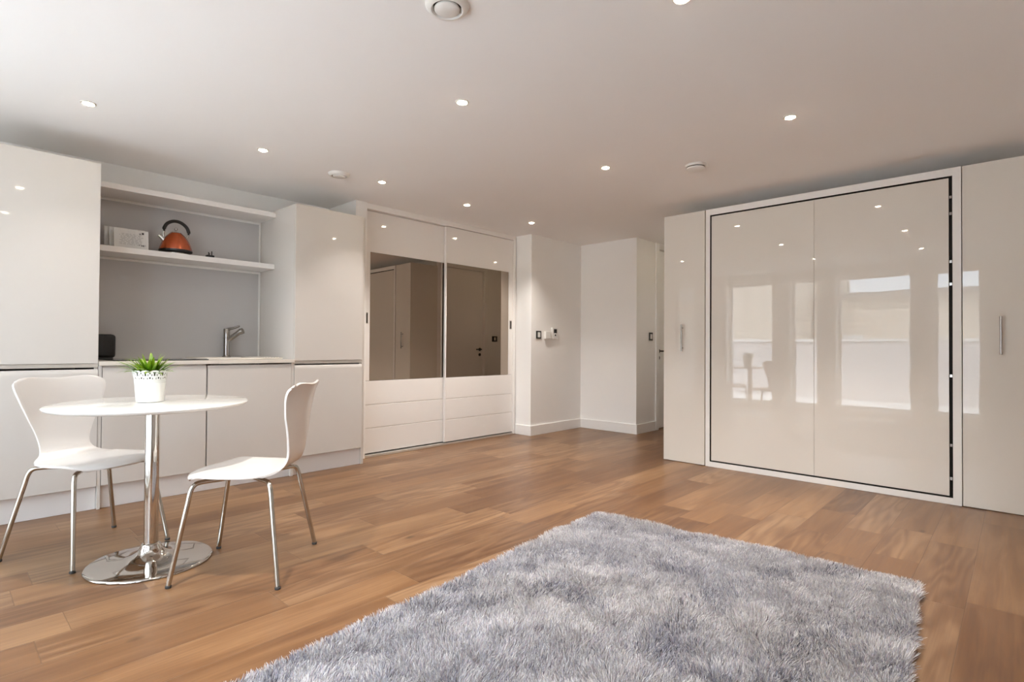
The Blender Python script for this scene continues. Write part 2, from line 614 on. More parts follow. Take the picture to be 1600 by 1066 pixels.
def door(name, x0, x1, yw, sgn, top, handle_x, label):
    """flush door in a wall of constant y; sgn = side the room is on"""
    d = thing(name, label, 'door', ((x0 + x1) / 2, yw, 0))
    del d['category']
    d['kind'] = 'structure'
    b = nb()
    box(b, x0 + .004, x1 - .004, yw - sgn * .03, yw - sgn * .07, 0.006, top - .004, .002)
    obj('door_leaf', b, M['trim'], d)
    b = nb()
    aw, at_ = 0.075, 0.018
    box(b, x0 - aw, x0, yw, yw + sgn * at_, 0, top + aw, .003)
    box(b, x1, x1 + aw, yw, yw + sgn * at_, 0, top + aw, .003)
    box(b, x0, x1, yw, yw + sgn * at_, top, top + aw, .003)
    obj('architrave', b, M['trim'], d)
    yf = yw - sgn * .03
    b = nb()
    bmesh.ops.create_cone(b, cap_ends=True, segments=28, radius1=.026, radius2=.026, depth=.01,
                          matrix=Matrix.Translation((handle_x, yf + sgn * .005, 0.985)) @ Matrix.Rotation(PI / 2, 4, 'X'))
    hd = 1 if handle_x < (x0 + x1) / 2 else -1
    tube(b, smooth_path([(handle_x, yf, .985), (handle_x, yf + sgn * .045, .985), (handle_x + hd * .03, yf + sgn * .055, .985), (handle_x + hd * .12, yf + sgn * .055, .985)], 6), .010)
    bmesh.ops.create_cone(b, cap_ends=True, segments=28, radius1=.024, radius2=.024, depth=.008,
                          matrix=Matrix.Translation((handle_x, yf + sgn * .004, 0.90)) @ Matrix.Rotation(PI / 2, 4, 'X'))
    obj('door_handle', b, M['dark_metal'], d, smooth=True)
    return d

door('door_1', D1[0], D1[1], CY, -1, 2.27, D1[0] + .07, 'white flush door at the far side of the corridor')
door('door_2', D2[0], D2[1], EY, 1, 2.25, D2[1] - .07, 'white flush door beside the cupboard end, seen in the mirror')


# ------------------------------------------------------------------ kitchen run
FY = 4.165         # face of the doors
DT = 0.02
UNIT_Z0, PL_TOP = 0.145, 0.14

def j_door(x0, x1, z0, z1, parent, name='door'):
    """handleless door with a scooped top edge"""
    prof = [(FY, z0), (FY, z1 - .028), (FY + .001, z1 - .020), (FY + .004, z1 - .010), (FY + .008, z1 - .002), (FY + .010, z1), (FY + DT, z1), (FY + DT, z0)]
    b = nb(); extrude_x(b, prof, x0, x1)
    return obj(name, b, M['gloss'], parent)

def carcass(x0, x1, z0, z1, parent, back=KY - .004):
    b = nb()
    t = .018
    y0 = FY + DT + .002
    box(b, x0, x0 + t, y0, back, z0, z1, .0006)
    box(b, x1 - t, x1, y0, back, z0, z1, .0006)
    box(b, x0 + t, x1 - t, y0, back, z0, z0 + t)
    box(b, x0 + t, x1 - t, y0, back, z1 - t, z1)
    box(b, x0 + t, x1 - t, back - .008, back, z0 + t, z1 - t)
    return obj('carcass', b, M['gloss'], parent)

def tall_unit(x0, x1, label):
    t = thing('tall_kitchen_unit', label, 'cupboard', ((x0 + x1) / 2, FY + .3, UNIT_Z0))
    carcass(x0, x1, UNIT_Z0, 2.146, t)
    b = nb(); box(b, x0 + .001, x1 - .001, FY, FY + DT, .905, 2.146, .0012)
    obj('door', b, M['gloss'], t)
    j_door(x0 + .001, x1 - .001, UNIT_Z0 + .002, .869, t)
    b = nb(); box(b, x0 + .001, x1 - .001, FY + .006, FY + DT, .880, .9035, .001)
    obj('grip_rail', b, M['alu'], t)
    return t

tall_unit(.112, .714, 'tall white gloss kitchen cupboard at the left edge, behind the table')
tall_unit(1.958, 2.562, 'tall white gloss kitchen cupboard between the worktop and the wardrobe')

for i, (x0, x1, lab) in enumerate(((.734, 1.328, 'white gloss base cupboard under the hob, nearer the left cupboard'),
                                  (1.334, 1.934, 'white gloss base cupboard under the sink'))):
    t = thing('base_unit', lab, 'cupboard', ((x0 + x1) / 2, FY + .3, UNIT_Z0), 'base cupboards under the worktop')
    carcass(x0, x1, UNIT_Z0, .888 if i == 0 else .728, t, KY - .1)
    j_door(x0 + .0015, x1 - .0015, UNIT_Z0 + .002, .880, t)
b = nb(); box(b, .7155, .7325, FY + .003, KY - .1, .002, .889, .001)
tag(obj('filler_strip', b, M['gloss']), 'narrow white filler strip left of the base cupboards', 'panel')
b = nb(); box(b, 1.9355, 1.9565, FY + .003, KY - .1, .002, .889, .001)
tag(obj('filler_strip', b, M['gloss']), 'narrow white filler strip right of the sink cupboard', 'panel')
b = nb(); box(b, .112, .7145, FY + .032, FY + .048, .001, PL_TOP, .001)
box(b, .7335, 1.9345, FY + .032, FY + .048, .001, PL_TOP, .001)
box(b, 1.9575, 2.562, FY + .032, FY + .048, .001, PL_TOP, .001)
tag(obj('plinth', b, M['satin']), 'long white plinth under the kitchen cupboards', 'plinth')
b = nb(); box(b, 2.5635, 2.5885, FY + .018, KY - .004, .001, 2.146, .001)
tag(obj('end_panel', b, M['gloss']), 'white end panel between the tall cupboard and the wardrobe', 'panel')

# worktop with a cut-out for the sink bowl
SKX0, SKX1, SKY0, SKY1 = 1.40, 1.75, 4.33, 4.68
b = nb()
WT0, WT1, WZ0, WZ1 = .7165, 1.9555, .890, .916
box(b, WT0, SKX0, FY - .012, KY - .012, WZ0, WZ1, .0015)
box(b, SKX1, WT1, FY - .012, KY - .012, WZ0, WZ1, .0015)
box(b, SKX0, SKX1, FY - .012, SKY0, WZ0, WZ1)
box(b, SKX0, SKX1, SKY1, KY - .012, WZ0, WZ1)
tag(obj('worktop', b, M['worktop']), 'thin white worktop carrying the sink and hob', 'worktop')

# splashback, shelves
b = nb(); box(b, .716, 1.940, KY - .011, KY - .001, .917, 1.658, .0005)
sp = thing('splashback', 'grey glass splashback on the wall above the worktop', 'splashback', (1.33, KY - .006, .917))
obj('lower_panel', b, M['splash'], sp)
b = nb(); box(b, 1.9405, 1.9555, KY - .016, KY - .001, .917, 1.658, .0005)
obj('edge_trim', b, M['plastic'], sp)
su = thing('splashback', 'grey glass panel on the wall between the two shelves, behind the kettle', 'splashback', (1.33, KY - .006, 1.702))
b = nb(); box(b, .716, 1.940, KY - .011, KY - .001, 1.702, 2.088, .0005)
obj('upper_panel', b, M['splash'], su)
b = nb(); box(b, 1.9405, 1.9555, KY - .016, KY - .001, 1.702, 2.088, .0005)
obj('edge_trim', b, M['plastic'], su)
b = nb(); box(b, .716, 1.940, KY - .018, KY - .0115, 1.640, 1.658, .0005)
obj('edge_trim', b, M['plastic'], sp)
b = nb(); box(b, .716, 1.940, KY - .018, KY - .0115, 2.070, 2.088, .0005)
obj('edge_trim', b, M['plastic'], su)
b = nb(); box(b, .7155, 1.9565, 4.545, KY - .0005, 1.660, 1.700, .001)
tag(obj('shelf', b, M['satin']), 'white wall shelf holding the kettle', 'shelf')
b = nb(); box(b, .7155, 1.9565, 4.530, KY - .0005, 2.090, 2.128, .001)
tag(obj('shelf', b, M['satin']), 'empty white shelf above the kettle shelf', 'shelf')

# hob
HY0, HY1 = 4.225, 4.70
h = thing('induction_hob', 'flat black glass hob set in the worktop', 'hob', (1.08, 4.46, WZ1))
b = nb(); box(b, .80, 1.36, HY0, HY1, WZ1 + .0005, WZ1 + .0065, .002)
obj('glass_top', b, M['hob'], h)
b = nb()
for (hx, hy, hr) in ((.95, 4.35, .08), (.95, 4.58, .095), (1.22, 4.35, .095), (1.22, 4.58, .07)):
    lathe(b, [(hr, 0), (hr, .0004), (hr - .003, .0004), (hr - .003, 0)], hx, hy, WZ1 + .0066, 40)
obj('ring_marks', b, M['steel'], h)

# sink
s = thing('kitchen_sink', 'white inset sink with raised rim and drainer below the tap', 'sink', (1.63, 4.5, WZ1))
b = nb()
# rim
rim = .012
for (x0, x1, y0, y1) in ((SKX0 - .03, SKX1 + .02, SKY0 - .03, SKY0 + .004), (SKX0 - .03, SKX1 + .02, SKY1 - .004, SKY1 + .10),
                         (SKX0 - .03, SKX0 + .004, SKY0 + .004, SKY1 - .004), (SKX1 - .004, SKX1 + .02, SKY0 + .004, SKY1 - .004)):
    box(b, x0, x1, y0, y1, WZ1 + .0005, WZ1 + rim, .003)
# bowl walls
bx0, bx1, by0, by1, bz = SKX0 + .006, SKX1 - .006, SKY0 + .006, SKY1 - .006, .74
box(b, bx0, bx0 + .006, by0, by1, bz, WZ1 + .004)
box(b, bx1 - .006, bx1, by0, by1, bz, WZ1 + .004)
box(b, bx0, bx1, by0, by0 + .006, bz, WZ1 + .004)
box(b, bx0, bx1, by1 - .006, by1, bz, WZ1 + .004)
box(b, bx0, bx1, by0, by1, bz - .006, bz)
obj('basin', b, M['worktop'], s)
b = nb(); lathe(b, [(0, .004), (.035, .004), (.04, .001), (.04, 0)], (bx0 + bx1) / 2, (by0 + by1) / 2, bz, 32)
obj('drain', b, M['chrome'], s, smooth=True)
b = nb()
box(b, SKX1 + .022, 1.93, SKY0 - .02, SKY1 + .09, WZ1 + .0005, WZ1 + .010, .003)
for i in range(6):
    xx = SKX1 + .045 + i * .022
    box(b, xx, xx + .008, SKY0 + .01, SKY1 + .05, WZ1 + .010, WZ1 + .015, .002)
obj('drainer', b, M['worktop'], s)

# mixer tap
TX, TY, TZ = 1.655, 4.735, WZ1 + rim
t = thing('mixer_tap', 'brushed steel mixer tap behind the sink', 'tap', (TX, TY, TZ))
b = nb(); lathe(b, [(0, 0), (.032, 0), (.032, .006), (.025, .010), (.025, .15), (.027, .152), (.027, .158), (.025, .160), (.025, .225), (.022, .23), (0, .23)], TX, TY, TZ, 32)
obj('body', b, M['steel'], t, smooth=True)
b = nb()
tube(b, [(TX + .005, TY - .005, TZ + .135), (TX + .055, TY - .055, TZ + .185), (TX + .075, TY - .075, TZ + .205)], [.019, .020, .021], 20)
tube(b, [(TX + .076, TY - .076, TZ + .206), (TX + .092, TY - .092, TZ + .214)], [.025, .024], 20)
obj('spout', b, M['steel'], t, smooth=True)
b = nb()
tube(b, [(TX, TY, TZ + .222), (TX + .05, TY - .05, TZ + .24), (TX + .072, TY - .072, TZ + .252)], [.013, .009, .008], 12)
obj('lever', b, M['steel'], t, smooth=True)

# toaster, half behind the tall cupboard's side in the photo
def rounded_block(b, x0, x1, y0, y1, z0, z1, r, seg=6):
    rr = bmesh.ops.create_cube(b, size=1.0)['verts']
    for v in rr:
        v.co = Vector((x0 + (v.co.x + .5) * (x1 - x0), y0 + (v.co.y + .5) * (y1 - y0), z0 + (v.co.z + .5) * (z1 - z0)))
    es = list({e for v in rr for e in v.link_edges})
    bmesh.ops.bevel(b, geom=es, offset=r, segments=seg, affect='EDGES', profile=0.5)

t = thing('toaster', 'black rounded toaster on the worktop against the left cupboard', 'toaster', (.82, 4.62, WZ1))
b = nb(); rounded_block(b, .735, .910, 4.715, 4.815, WZ1 + .012, WZ1 + .178, .022)
obj('body', b, M['black'], t, smooth=True)
b = nb()
for dy in (-.022, .022):
    box(b, .760, .885, 4.765 + dy - .008, 4.765 + dy + .008, WZ1 + .1775, WZ1 + .180)
obj('slots', b, M['gap'], t)
b = nb(); box(b, .750, .895, 4.725, 4.805, WZ1 + .0005, WZ1 + .013, .003)
obj('base', b, M['rubber'], t)

# kettle
KX, KYY, KZ = 1.262, 4.665, 1.7005
k = thing('kettle', 'copper coloured pyramid kettle with black arched handle on the shelf', 'kettle', (KX, KYY, KZ))
b = nb(); lathe(b, [(0, 0), (.075, 0), (.082, .003), (.082, .012), (.07, .016), (0, .016)], KX, KYY, KZ, 48)
obj('power_base', b, M['chrome'], k, smooth=True)
b = nb(); lathe(b, [(0, .017), (.098, .017), (.109, .022), (.112, .030), (.110, .036), (.106, .037)], KX, KYY, KZ, 56)
obj('foot_ring', b, M['black'], k, smooth=True)
b = nb(); lathe(b, [(.109, .037), (.105, .055), (.097, .080), (.086, .106), (.072, .130), (.057, .149), (.045, .161), (.040, .166), (.037, .167)], KX, KYY, KZ, 56)
obj('body', b, M['copper'], k, smooth=True)
b = nb(); lathe(b, [(.039, .166), (.037, .170), (.022, .176), (.008, .178), (.006, .181), (.006, .188), (.011, .192), (.012, .199), (.008, .205), (0, .206)], KX, KYY, KZ, 40)
obj('lid', b, M['chrome'], k, smooth=True)
hd = Vector((1, 0, 0))
def kp(a, h):
    return (KX + a, KYY, KZ + h)
arc = [kp(-.078, .170), kp(-.076, .200), kp(-.055, .235), kp(-.015, .256), kp(.030, .252), kp(.068, .225), kp(.085, .190), kp(.084, .165)]
b = nb()
pth = smooth_path(arc, 8)
tube(b, pth, [.0125 if 4 < i < len(pth) - 5 else .007 for i in range(len(pth))], 16)
obj('handle', b, M['black'], k, smooth=True)
b = nb()
tube(b, smooth_path([kp(-.079, .172), kp(-.083, .150), kp(-.080, .130)], 6), [.0065] * 13, 12)
obj('handle_bracket', b, M['chrome'], k, smooth=True)
b = nb()
tube(b, smooth_path([kp(.085, .168), kp(.078, .148), kp(.062, .135)], 6), [.0065] * 13, 12)
obj('handle_bracket', b, M['chrome'], k, smooth=True)
b = nb()
tube(b, [kp(-.070, .098), kp(-.095, .122), kp(-.112, .138)], [.022, .014, .010], 16)
obj('spout', b, M['chrome'], k, smooth=True)
b = nb(); box(b, KX + .11, KX + .135, KYY - .01, KYY + .012, KZ + .0, KZ + .014, .003)
tube(b, smooth_path([(KX + .08, KYY + .02, KZ + .004), (KX + .115, KYY + .03, KZ + .012), (KX + .14, KYY + .02, KZ + .004), (KX + .15, KYY + .045, KZ + .004)], 6), .003, 8)
obj('power_cord', b, M['black'], k, smooth=True)

# plug on the shelf
px_, py_ = 1.468, 4.568
p = thing('plug', 'small black mains plug lying on the shelf right of the kettle', 'plug', (px_, py_, KZ))
b = nb(); rounded_block(b, px_ - .028, px_ + .028, py_ - .02, py_ + .02, KZ, KZ + .016, .005, 3)
obj('plug_body', b, M['black'], p, smooth=True)
b = nb()
box(b, px_ - .012, px_ - .006, py_ - .004, py_ + .004, KZ + .0155, KZ + .040, .001)
box(b, px_ + .010, px_ + .016, py_ - .004, py_ + .004, KZ + .0155, KZ + .048, .001)
box(b, px_ + .000, px_ + .004, py_ + .008, py_ + .014, KZ + .0155, KZ + .034, .001)
obj('pins', b, M['black'], p)

# booklets propped on the shelf
def booklet(x0, x1, y, h, tilt, label, marks):
    t = thing('booklet', label, 'booklet', ((x0 + x1) / 2, y, KZ), 'booklets propped on the kettle shelf')
    b = nb()
    n = 10
    top, bot = [], []
    ths = .006
    rows = []
    for j in range(6):
        zz = h * j / 5
        yy = y + tilt * zz
        row = []
        for i in range(n + 1):
            xx = x0 + (x1 - x0) * i / n
            curl = .004 * math.sin(i * 1.3 + y * 40) * (j / 5)
            row.append((xx, yy + curl, KZ + zz))
        rows.append(row)
    fr_ = [[b.verts.new(p) for p in r] for r in rows]
    bk = [[b.verts.new((p[0], p[1] + ths, p[2])) for p in r] for r in rows]
    for g, flip in ((fr_, 0), (bk, 1)):
        for j in range(5):
            for i in range(n):
                b.faces.new((g[j][i], g[j][i + 1], g[j + 1][i + 1], g[j + 1][i]))
    for i in range(n):
        b.faces.new((fr_[0][i], fr_[0][i + 1], bk[0][i + 1], bk[0][i]))
        b.faces.new((fr_[5][i], fr_[5][i + 1], bk[5][i + 1], bk[5][i]))
    for j in range(5):
        b.faces.new((fr_[j][0], fr_[j + 1][0], bk[j + 1][0], bk[j][0]))
        b.faces.new((fr_[j][n], fr_[j + 1][n], bk[j + 1][n], bk[j][n]))
    obj('pages', b, M['paper'], t)
    if marks:
        for nm, mm, key in (('printed_lines', 'ink', 0), ('printed_emblem', 'ink_dark', 1), ('printed_code', 'ink_dark', 2)):
            b = nb()
            for (u0, u1, v0, v1, kk) in marks:
                if kk != key:
                    continue
                zc = KZ + h * v0
                zd = KZ + h * v1
                yy0 = y + tilt * h * v0 - .0062
                yy1 = y + tilt * h * v1 - .0062
                X0, X1 = x0 + (x1 - x0) * u0, x0 + (x1 - x0) * u1
                vv = [b.verts.new(q) for q in ((X0, yy0, zc), (X1, yy0, zc), (X1, yy1, zd), (X0, yy1, zd),
                                                (X0, yy0 + .0005, zc), (X1, yy0 + .0005, zc), (X1, yy1 + .0005, zd), (X0, yy1 + .0005, zd))]
                for f_ in ((0, 1, 2, 3), (4, 5, 6, 7), (0, 1, 5, 4), (1, 2, 6, 5), (2, 3, 7, 6), (3, 0, 4, 7)):
                    b.faces.new([vv[q] for q in f_])
            if len(b.faces):
                obj(nm, b, M[mm], t)
            else:
                b.free()
    return t

rnd = random.Random(3)
mk = []
for r_ in range(9):
    v = .22 + r_ * .065
    u = .12 + rnd.random() * .1
    while u < .78:
        l_ = .03 + rnd.random() * .08
        mk.append((u, min(u + l_, .84), v, v + .018, 0))
        u += l_ + .02 + rnd.random() * .03
mk += [(.80, .86, .80, .90, 1), (.72, .77, .80, .84, 1), (.70, .74, .22, .25, 2), (.78, .81, .19, .26, 2), (.83, .86, .18, .27, 2), (.89, .90, .20, .28, 2)]
booklet(.830, 1.075, 4.700, .162, .14, 'rear white booklet of the pile propped on the kettle shelf', [])
booklet(.850, 1.070, 4.655, .150, .12, 'middle white booklet of the pile propped on the kettle shelf', [])
booklet(.870, 1.075, 4.612, .142, .12, 'front white booklet with faint print and black marks beside the kettle', mk)


# ------------------------------------------------------------------ sliding wardrobe
WF = 4.372         # face of the frame
wx0, wx1 = 2.60, 4.7375
w = thing('sliding_wardrobe', 'built-in white wardrobe with two sliding doors and bronze mirrors', 'wardrobe', (3.67, WF + .2, 0))
b = nb()
box(b, wx0, 2.715, WF - .015, KY - .002, 0.001, CEIL - .001, .001)
box(b, 4.70, wx1, WF - .0, KY - .002, .001, CEIL - .001, .001)
box(b, 2.715, 4.70, WF - .002, KY - .002, 2.288, CEIL - .001, .001)
obj('frame', b, M['trim'], w)
b = nb()
box(b, 2.715, 4.70, WF - .005, WF + .085, .001, .020, .001)
obj('floor_track', b, M['alu'], w)
b = nb(); box(b, 2.715, 4.70, WF + .10, KY - .002, .001, 2.288)
obj('interior', b, M['gap'], w)

def slide_door(x0, x1, y, handle_left, tilt, parent):
    d = thing('door', '', '', (0, 0, 0))
    for k_ in ('label', 'category'):
        del d[k_]
    d.parent = parent
    # door frame mesh replaces the empty: one mesh part with its own sub-parts
    bpy.data.objects.remove(d)
    b = nb()
    z0, z1 = .030, 2.283
    ps = .012
    # stiles
    box(b, x0, x0 + ps, y - .004, y + .026, z0, z1, .002)
    box(b, x1 - ps, x1, y - .004, y + .026, z0, z1, .002)
    sl = .06 if handle_left else .0
    sr = .0 if handle_left else .06
    inner0, inner1 = x0 + ps, x1 - ps
    box(b, inner0, inner1, y, y + .022, 1.903, z1, .0012)
    if sl:
        box(b, inner0, inner0 + sl, y, y + .022, .703, 1.903)
    if sr:
        box(b, inner1 - sr, inner1, y, y + .022, .703, 1.903)
    for (a0, a1) in ((z0, .256), (.262, .474), (.480, .700)):
        box(b, inner0, inner1, y, y + .022, a0, a1, .0025)
    box(b, inner0, inner1, y + .006, y + .020, z0 + .02, .70)
    dd = obj('door', b, M['wardrobe'], parent)
    b = nb()
    mx0, mx1 = inner0 + sl, inner1 - sr
    xm = (mx0 + mx1) / 2
    yc = y + (.004 if tilt == 0 else .0095)
    k_ = math.tan(tilt)
    vv = [b.verts.new(q) for q in ((mx0, yc + (mx0 - xm) * k_, .703), (mx1, yc + (mx1 - xm) * k_, .703), (mx1, yc + (mx1 - xm) * k_, 1.902), (mx0, yc + (mx0 - xm) * k_, 1.902),
                                    (mx0, y + .02, .703), (mx1, y + .02, .703), (mx1, y + .02, 1.902), (mx0, y + .02, 1.902))]
    for f_ in ((0, 1, 2, 3), (4, 5, 6, 7), (0, 1, 5, 4), (1, 2, 6, 5), (2, 3, 7, 6), (3, 0, 4, 7)):
        b.faces.new([vv[q] for q in f_])
    mo = obj('mirror', b, M['mirror'], dd)
    mo['label'] = 'bronze tinted mirror'
    hx = inner0 + .022 if handle_left else inner1 - .024
    b = nb()
    box(b, hx - .017, hx + .017, y - .003, y + .001, 1.235, 1.335, .0012)
    ho = obj('handle', b, M['steel'], dd)
    b = nb()
    box(b, hx - .010, hx + .010, y - .0036, y - .0028, 1.243, 1.327)
    obj('handle_recess', b, M['dark_metal'], parent)
    return dd

ld_ = slide_door(2.718, 3.69, WF + .045, True, math.radians(-1.2), w)
rd_ = slide_door(3.668, 4.698, WF + .008, False, 0.0, w)


# ------------------------------------------------------------------ fold-down bed wall
FX = 4.62
def cab(y0, y1, label, hy):
    t = thing('tall_cupboard', label, 'cupboard', (FX + .24, (y0 + y1) / 2, 0), 'tall cupboards flanking the bed')
    b = nb(); box(b, FX + .021, BX - .002, y0 + .001, y1 - .001, .001, 2.232, .001)
    obj('carcass', b, M['cream'], t)
    b = nb(); box(b, FX, FX + .020, y0 + .002, y1 - .002, .004, 2.232, .0015)
    d = obj('door', b, M['cream'], t)
    b = nb()
    tube(b, [(FX - .032, hy, .995), (FX - .032, hy, 1.235)], .0065, 14)
    tube(b, [(FX - .032, hy, 1.025), (FX + .001, hy, 1.025)], .005, 10)
    tube(b, [(FX - .032, hy, 1.205), (FX + .001, hy, 1.205)], .005, 10)
    obj('handle', b, M['steel'], d, smooth=True)
    return t

cab(2.012, 2.402, 'tall narrow cream gloss cupboard left of the bed cabinet, by the corridor', 2.215)
cab(-.122, .278, 'tall narrow cream gloss cupboard right of the bed cabinet', .088)

bd = thing('foldaway_bed_cabinet', 'wide cream gloss fold-down bed cabinet in a white frame', 'bed cabinet', (FX + .24, 1.14, 0))
b = nb()
f0, f1, ft = .2805, 2.004, 2.232
box(b, FX - .004, BX - .002, 1.966, f1, .001, ft, .001)
box(b, FX - .004, BX - .002, f0, .326, .001, ft, .001)
box(b, FX - .004, BX - .002, .326, 1.966, 2.180, ft, .001)
box(b, FX - .004, BX - .002, .326, 1.966, .001, .045, .001)
obj('frame', b, M['trim'], bd)
b = nb(); box(b, FX + .0275, FX + .05, .326, 1.966, .045, 2.180)  # dark board and edge strips paint the shade in the panel gaps
for q in ((.3262, .3272, .0452, 2.1798), (1.9648, 1.9658, .0452, 2.1798), (.3272, 1.9648, .0452, .0462), (.3272, 1.9648, 2.1788, 2.1798)):
    box(b, FX - .002, FX + .0275, q[0], q[1], q[2], q[3])
obj('gap_shade_board', b, M['gap'], bd)
for (y0, y1) in ((1.154, 1.9555), (.345, 1.1525)):
    b = nb(); box(b, FX + .002, FX + .026, y0, y1, .056, 2.168, .0015)
    obj('front_panel', b, M['cream'], bd)
for zz in (2.03, 1.92, 1.60, 1.45, .84, .38, .16):
    b = nb(); box(b, FX + .006, FX + .03, .328, .343, zz, zz + .02, .001)
    obj('hinge', b, M['steel'], bd)


# ------------------------------------------------------------------ wall fittings
def plate(name, label, cat, x0, x1, z0, z1, yw, kind):
    t = thing(name, label, cat, ((x0 + x1) / 2, yw, (z0 + z1) / 2))
    y0 = yw - .001
    xc, zc = (x0 + x1) / 2, (z0 + z1) / 2
    if kind == 'chrome':
        b = nb(); box(b, x0, x1, y0 - .008, y0, z0, z1, .003)
        obj('plate', b, M['dark_metal'], t)
        b = nb(); box(b, xc - .022, xc + .022, y0 - .013, y0 - .007, zc - .03, zc + .03, .002)
        obj('rocker', b, M['plastic'], t)
    elif kind == 'box':
        b = nb(); box(b, x0, x1, y0 - .03, y0, z0, z1, .005)
        obj('housing', b, M['plastic'], t)
        b = nb(); box(b, x1 - .03, x1 - .012, y0 - .032, y0 - .029, z0 + .02, z1 - .02, .001)
        obj('slider', b, M['alu'], t)
    else:
        b = nb(); box(b, x0, x1, y0 - .025, y0, z0, z1, .004)
        obj('housing', b, M['plastic'], t)
        b = nb(); box(b, xc - .028, xc + .028, y0 - .027, y0 - .0245, zc + .004, zc + .052, .001)
        obj('display', b, M['screen'], t)
        b = nb(); box(b, xc - .010, xc + .010, y0 - .028, y0 - .0245, zc - .032, zc - .012, .001)
        obj('button', b, M['screen'], t)
    return t

plate('light_switch', 'dark chrome framed light switch on the wall right of the wardrobe', 'light switch', 4.840, 4.930, 1.125, 1.217, NY, 'chrome')
plate('thermostat', 'small white control box between the light switch and the display panel', 'control', 4.985, 5.095, 1.125, 1.212, NY, 'box')
plate('control_panel', 'white wall control with a dark display, near the corner', 'control', 5.120, 5.225, 1.125, 1.262, NY, 'panel')
plate('light_switch', 'dark chrome framed light switch beside the corridor door', 'light switch', 6.02, 6.11, 1.115, 1.215, CY, 'chrome')
# seen in the mirror, on the entrance side of the corridor
t = thing('light_switch', 'dark double light switch beside the entrance door, seen in the mirror', 'light switch', (6.42, EY, 1.16))
b = nb(); box(b, 6.35, 6.47, EY + .001, EY + .009, 1.115, 1.205, .003)
obj('plate', b, M['dark_metal'], t)
b = nb(); box(b, 6.395, 6.425, EY + .008, EY + .013, 1.135, 1.185, .002)
obj('rocker', b, M['plastic'], t)


# ------------------------------------------------------------------ ceiling fittings
def spotlight(x, y, label, watts):
    s = thing('recessed_spotlight', label, 'spotlight', (x, y, CEIL), 'recessed ceiling spotlights')
    b = nb(); lathe(b, [(.024, -.0005), (.025, -.004), (.030, -.006), (.036, -.004), (.037, -.0004), (.024, -.0002)], x, y, CEIL, 36)
    obj('bezel', b, M['bezel'], s, smooth=True)
    b = nb(); lathe(b, [(0, -.0115), (.010, -.0108), (.018, -.0085), (.023, -.0045), (.023, -.0006)], x, y, CEIL, 32)
    obj('lamp', b, M['lamp'], s, smooth=True)
    sl = bpy.data.lights.new('spotlight_beam', 'SPOT')
    sl.energy = SPOT_W * watts
    sl.color = (1.0, 0.93, 0.86)
    sl.spot_size = math.radians(112 if y > 3.73 else 95)
    sl.spot_blend = 1.0
    sl.shadow_soft_size = 0.03
    so_ = bpy.data.objects.new('spotlight_beam', sl)
    C.objects.link(so_)
    so_.parent = s
    so_.location = (0, 0, -0.045)
    return s

SP = [((.575, 3.715), 'lit ceiling spotlight above the tall cupboard at the left edge'),
      ((1.515, 3.72), 'lit ceiling spotlight above the kitchen sink'),
      ((2.455, 3.73), 'lit ceiling spotlight above the gap between kitchen and wardrobe'),
      ((3.38, 3.74), 'lit ceiling spotlight above the middle of the wardrobe'),
      ((4.32, 3.765), 'lit ceiling spotlight farthest from the camera, near the corner walls'),
      ((1.94, 2.19), 'lit ceiling spotlight in the middle of the ceiling, above the rug corner'),
      ((3.355, 2.21), 'lit ceiling spotlight left of the round vent near the bed cabinet'),
      ((3.32, .95), 'lit ceiling spotlight in front of the bed cabinet, rightmost'),
      ((1.916, .925), 'lit ceiling spotlight cut by the top edge of the view'),
      ((.50, 2.19), 'lit ceiling spotlight by the windows, seen mirrored in the bed cabinet'),
      ((.50, .93), 'lit ceiling spotlight nearest the camera, seen mirrored in the bed cabinet')]
SP += [((5.95, 2.84), 'lit ceiling spotlight in the corridor behind the bed cabinet end'),
       ((6.95, 2.84), 'lit ceiling spotlight deepest in the corridor')]
WATTS = {(.575, 3.715): 5, (1.515, 3.72): 10, (2.455, 3.73): 9, (3.38, 3.74): 24, (4.32, 3.765): 18, (1.94, 2.19): 14,
         (3.355, 2.21): 22, (3.32, .95): 44, (1.916, .925): 28, (.50, 2.19): 31, (.50, .93): 26, (5.95, 2.84): 1.5, (6.95, 2.84): .3}
for (q, lab) in SP:
    spotlight(q[0], q[1], lab, WATTS[(q[0], q[1])])

def valve(x, y, r, label):
    s = thing('ceiling_vent', label, 'ceiling vent', (x, y, CEIL))
    b = nb(); lathe(b, [(r * .62, -.002), (r * .64, -.014), (r * .72, -.022), (r * .86, -.020), (r * .97, -.010), (r, -.0004)], x, y, CEIL, 56)
    obj('ring', b, M['plastic'], s, smooth=True)
    b = nb(); lathe(b, [(0, -.026), (r * .50, -.026), (r * .57, -.022), (r * .58, -.016), (r * .5, -.006), (0, -.003)], x, y, CEIL, 56)
    obj('disc', b, M['plastic'], s, smooth=True)
    b = nb(); lathe(b, [(0, -.0012), (r * .63, -.0012), (r * .63, -.0004)], x, y, CEIL, 40)
    obj('throat', b, M['gap'], s)
    return s

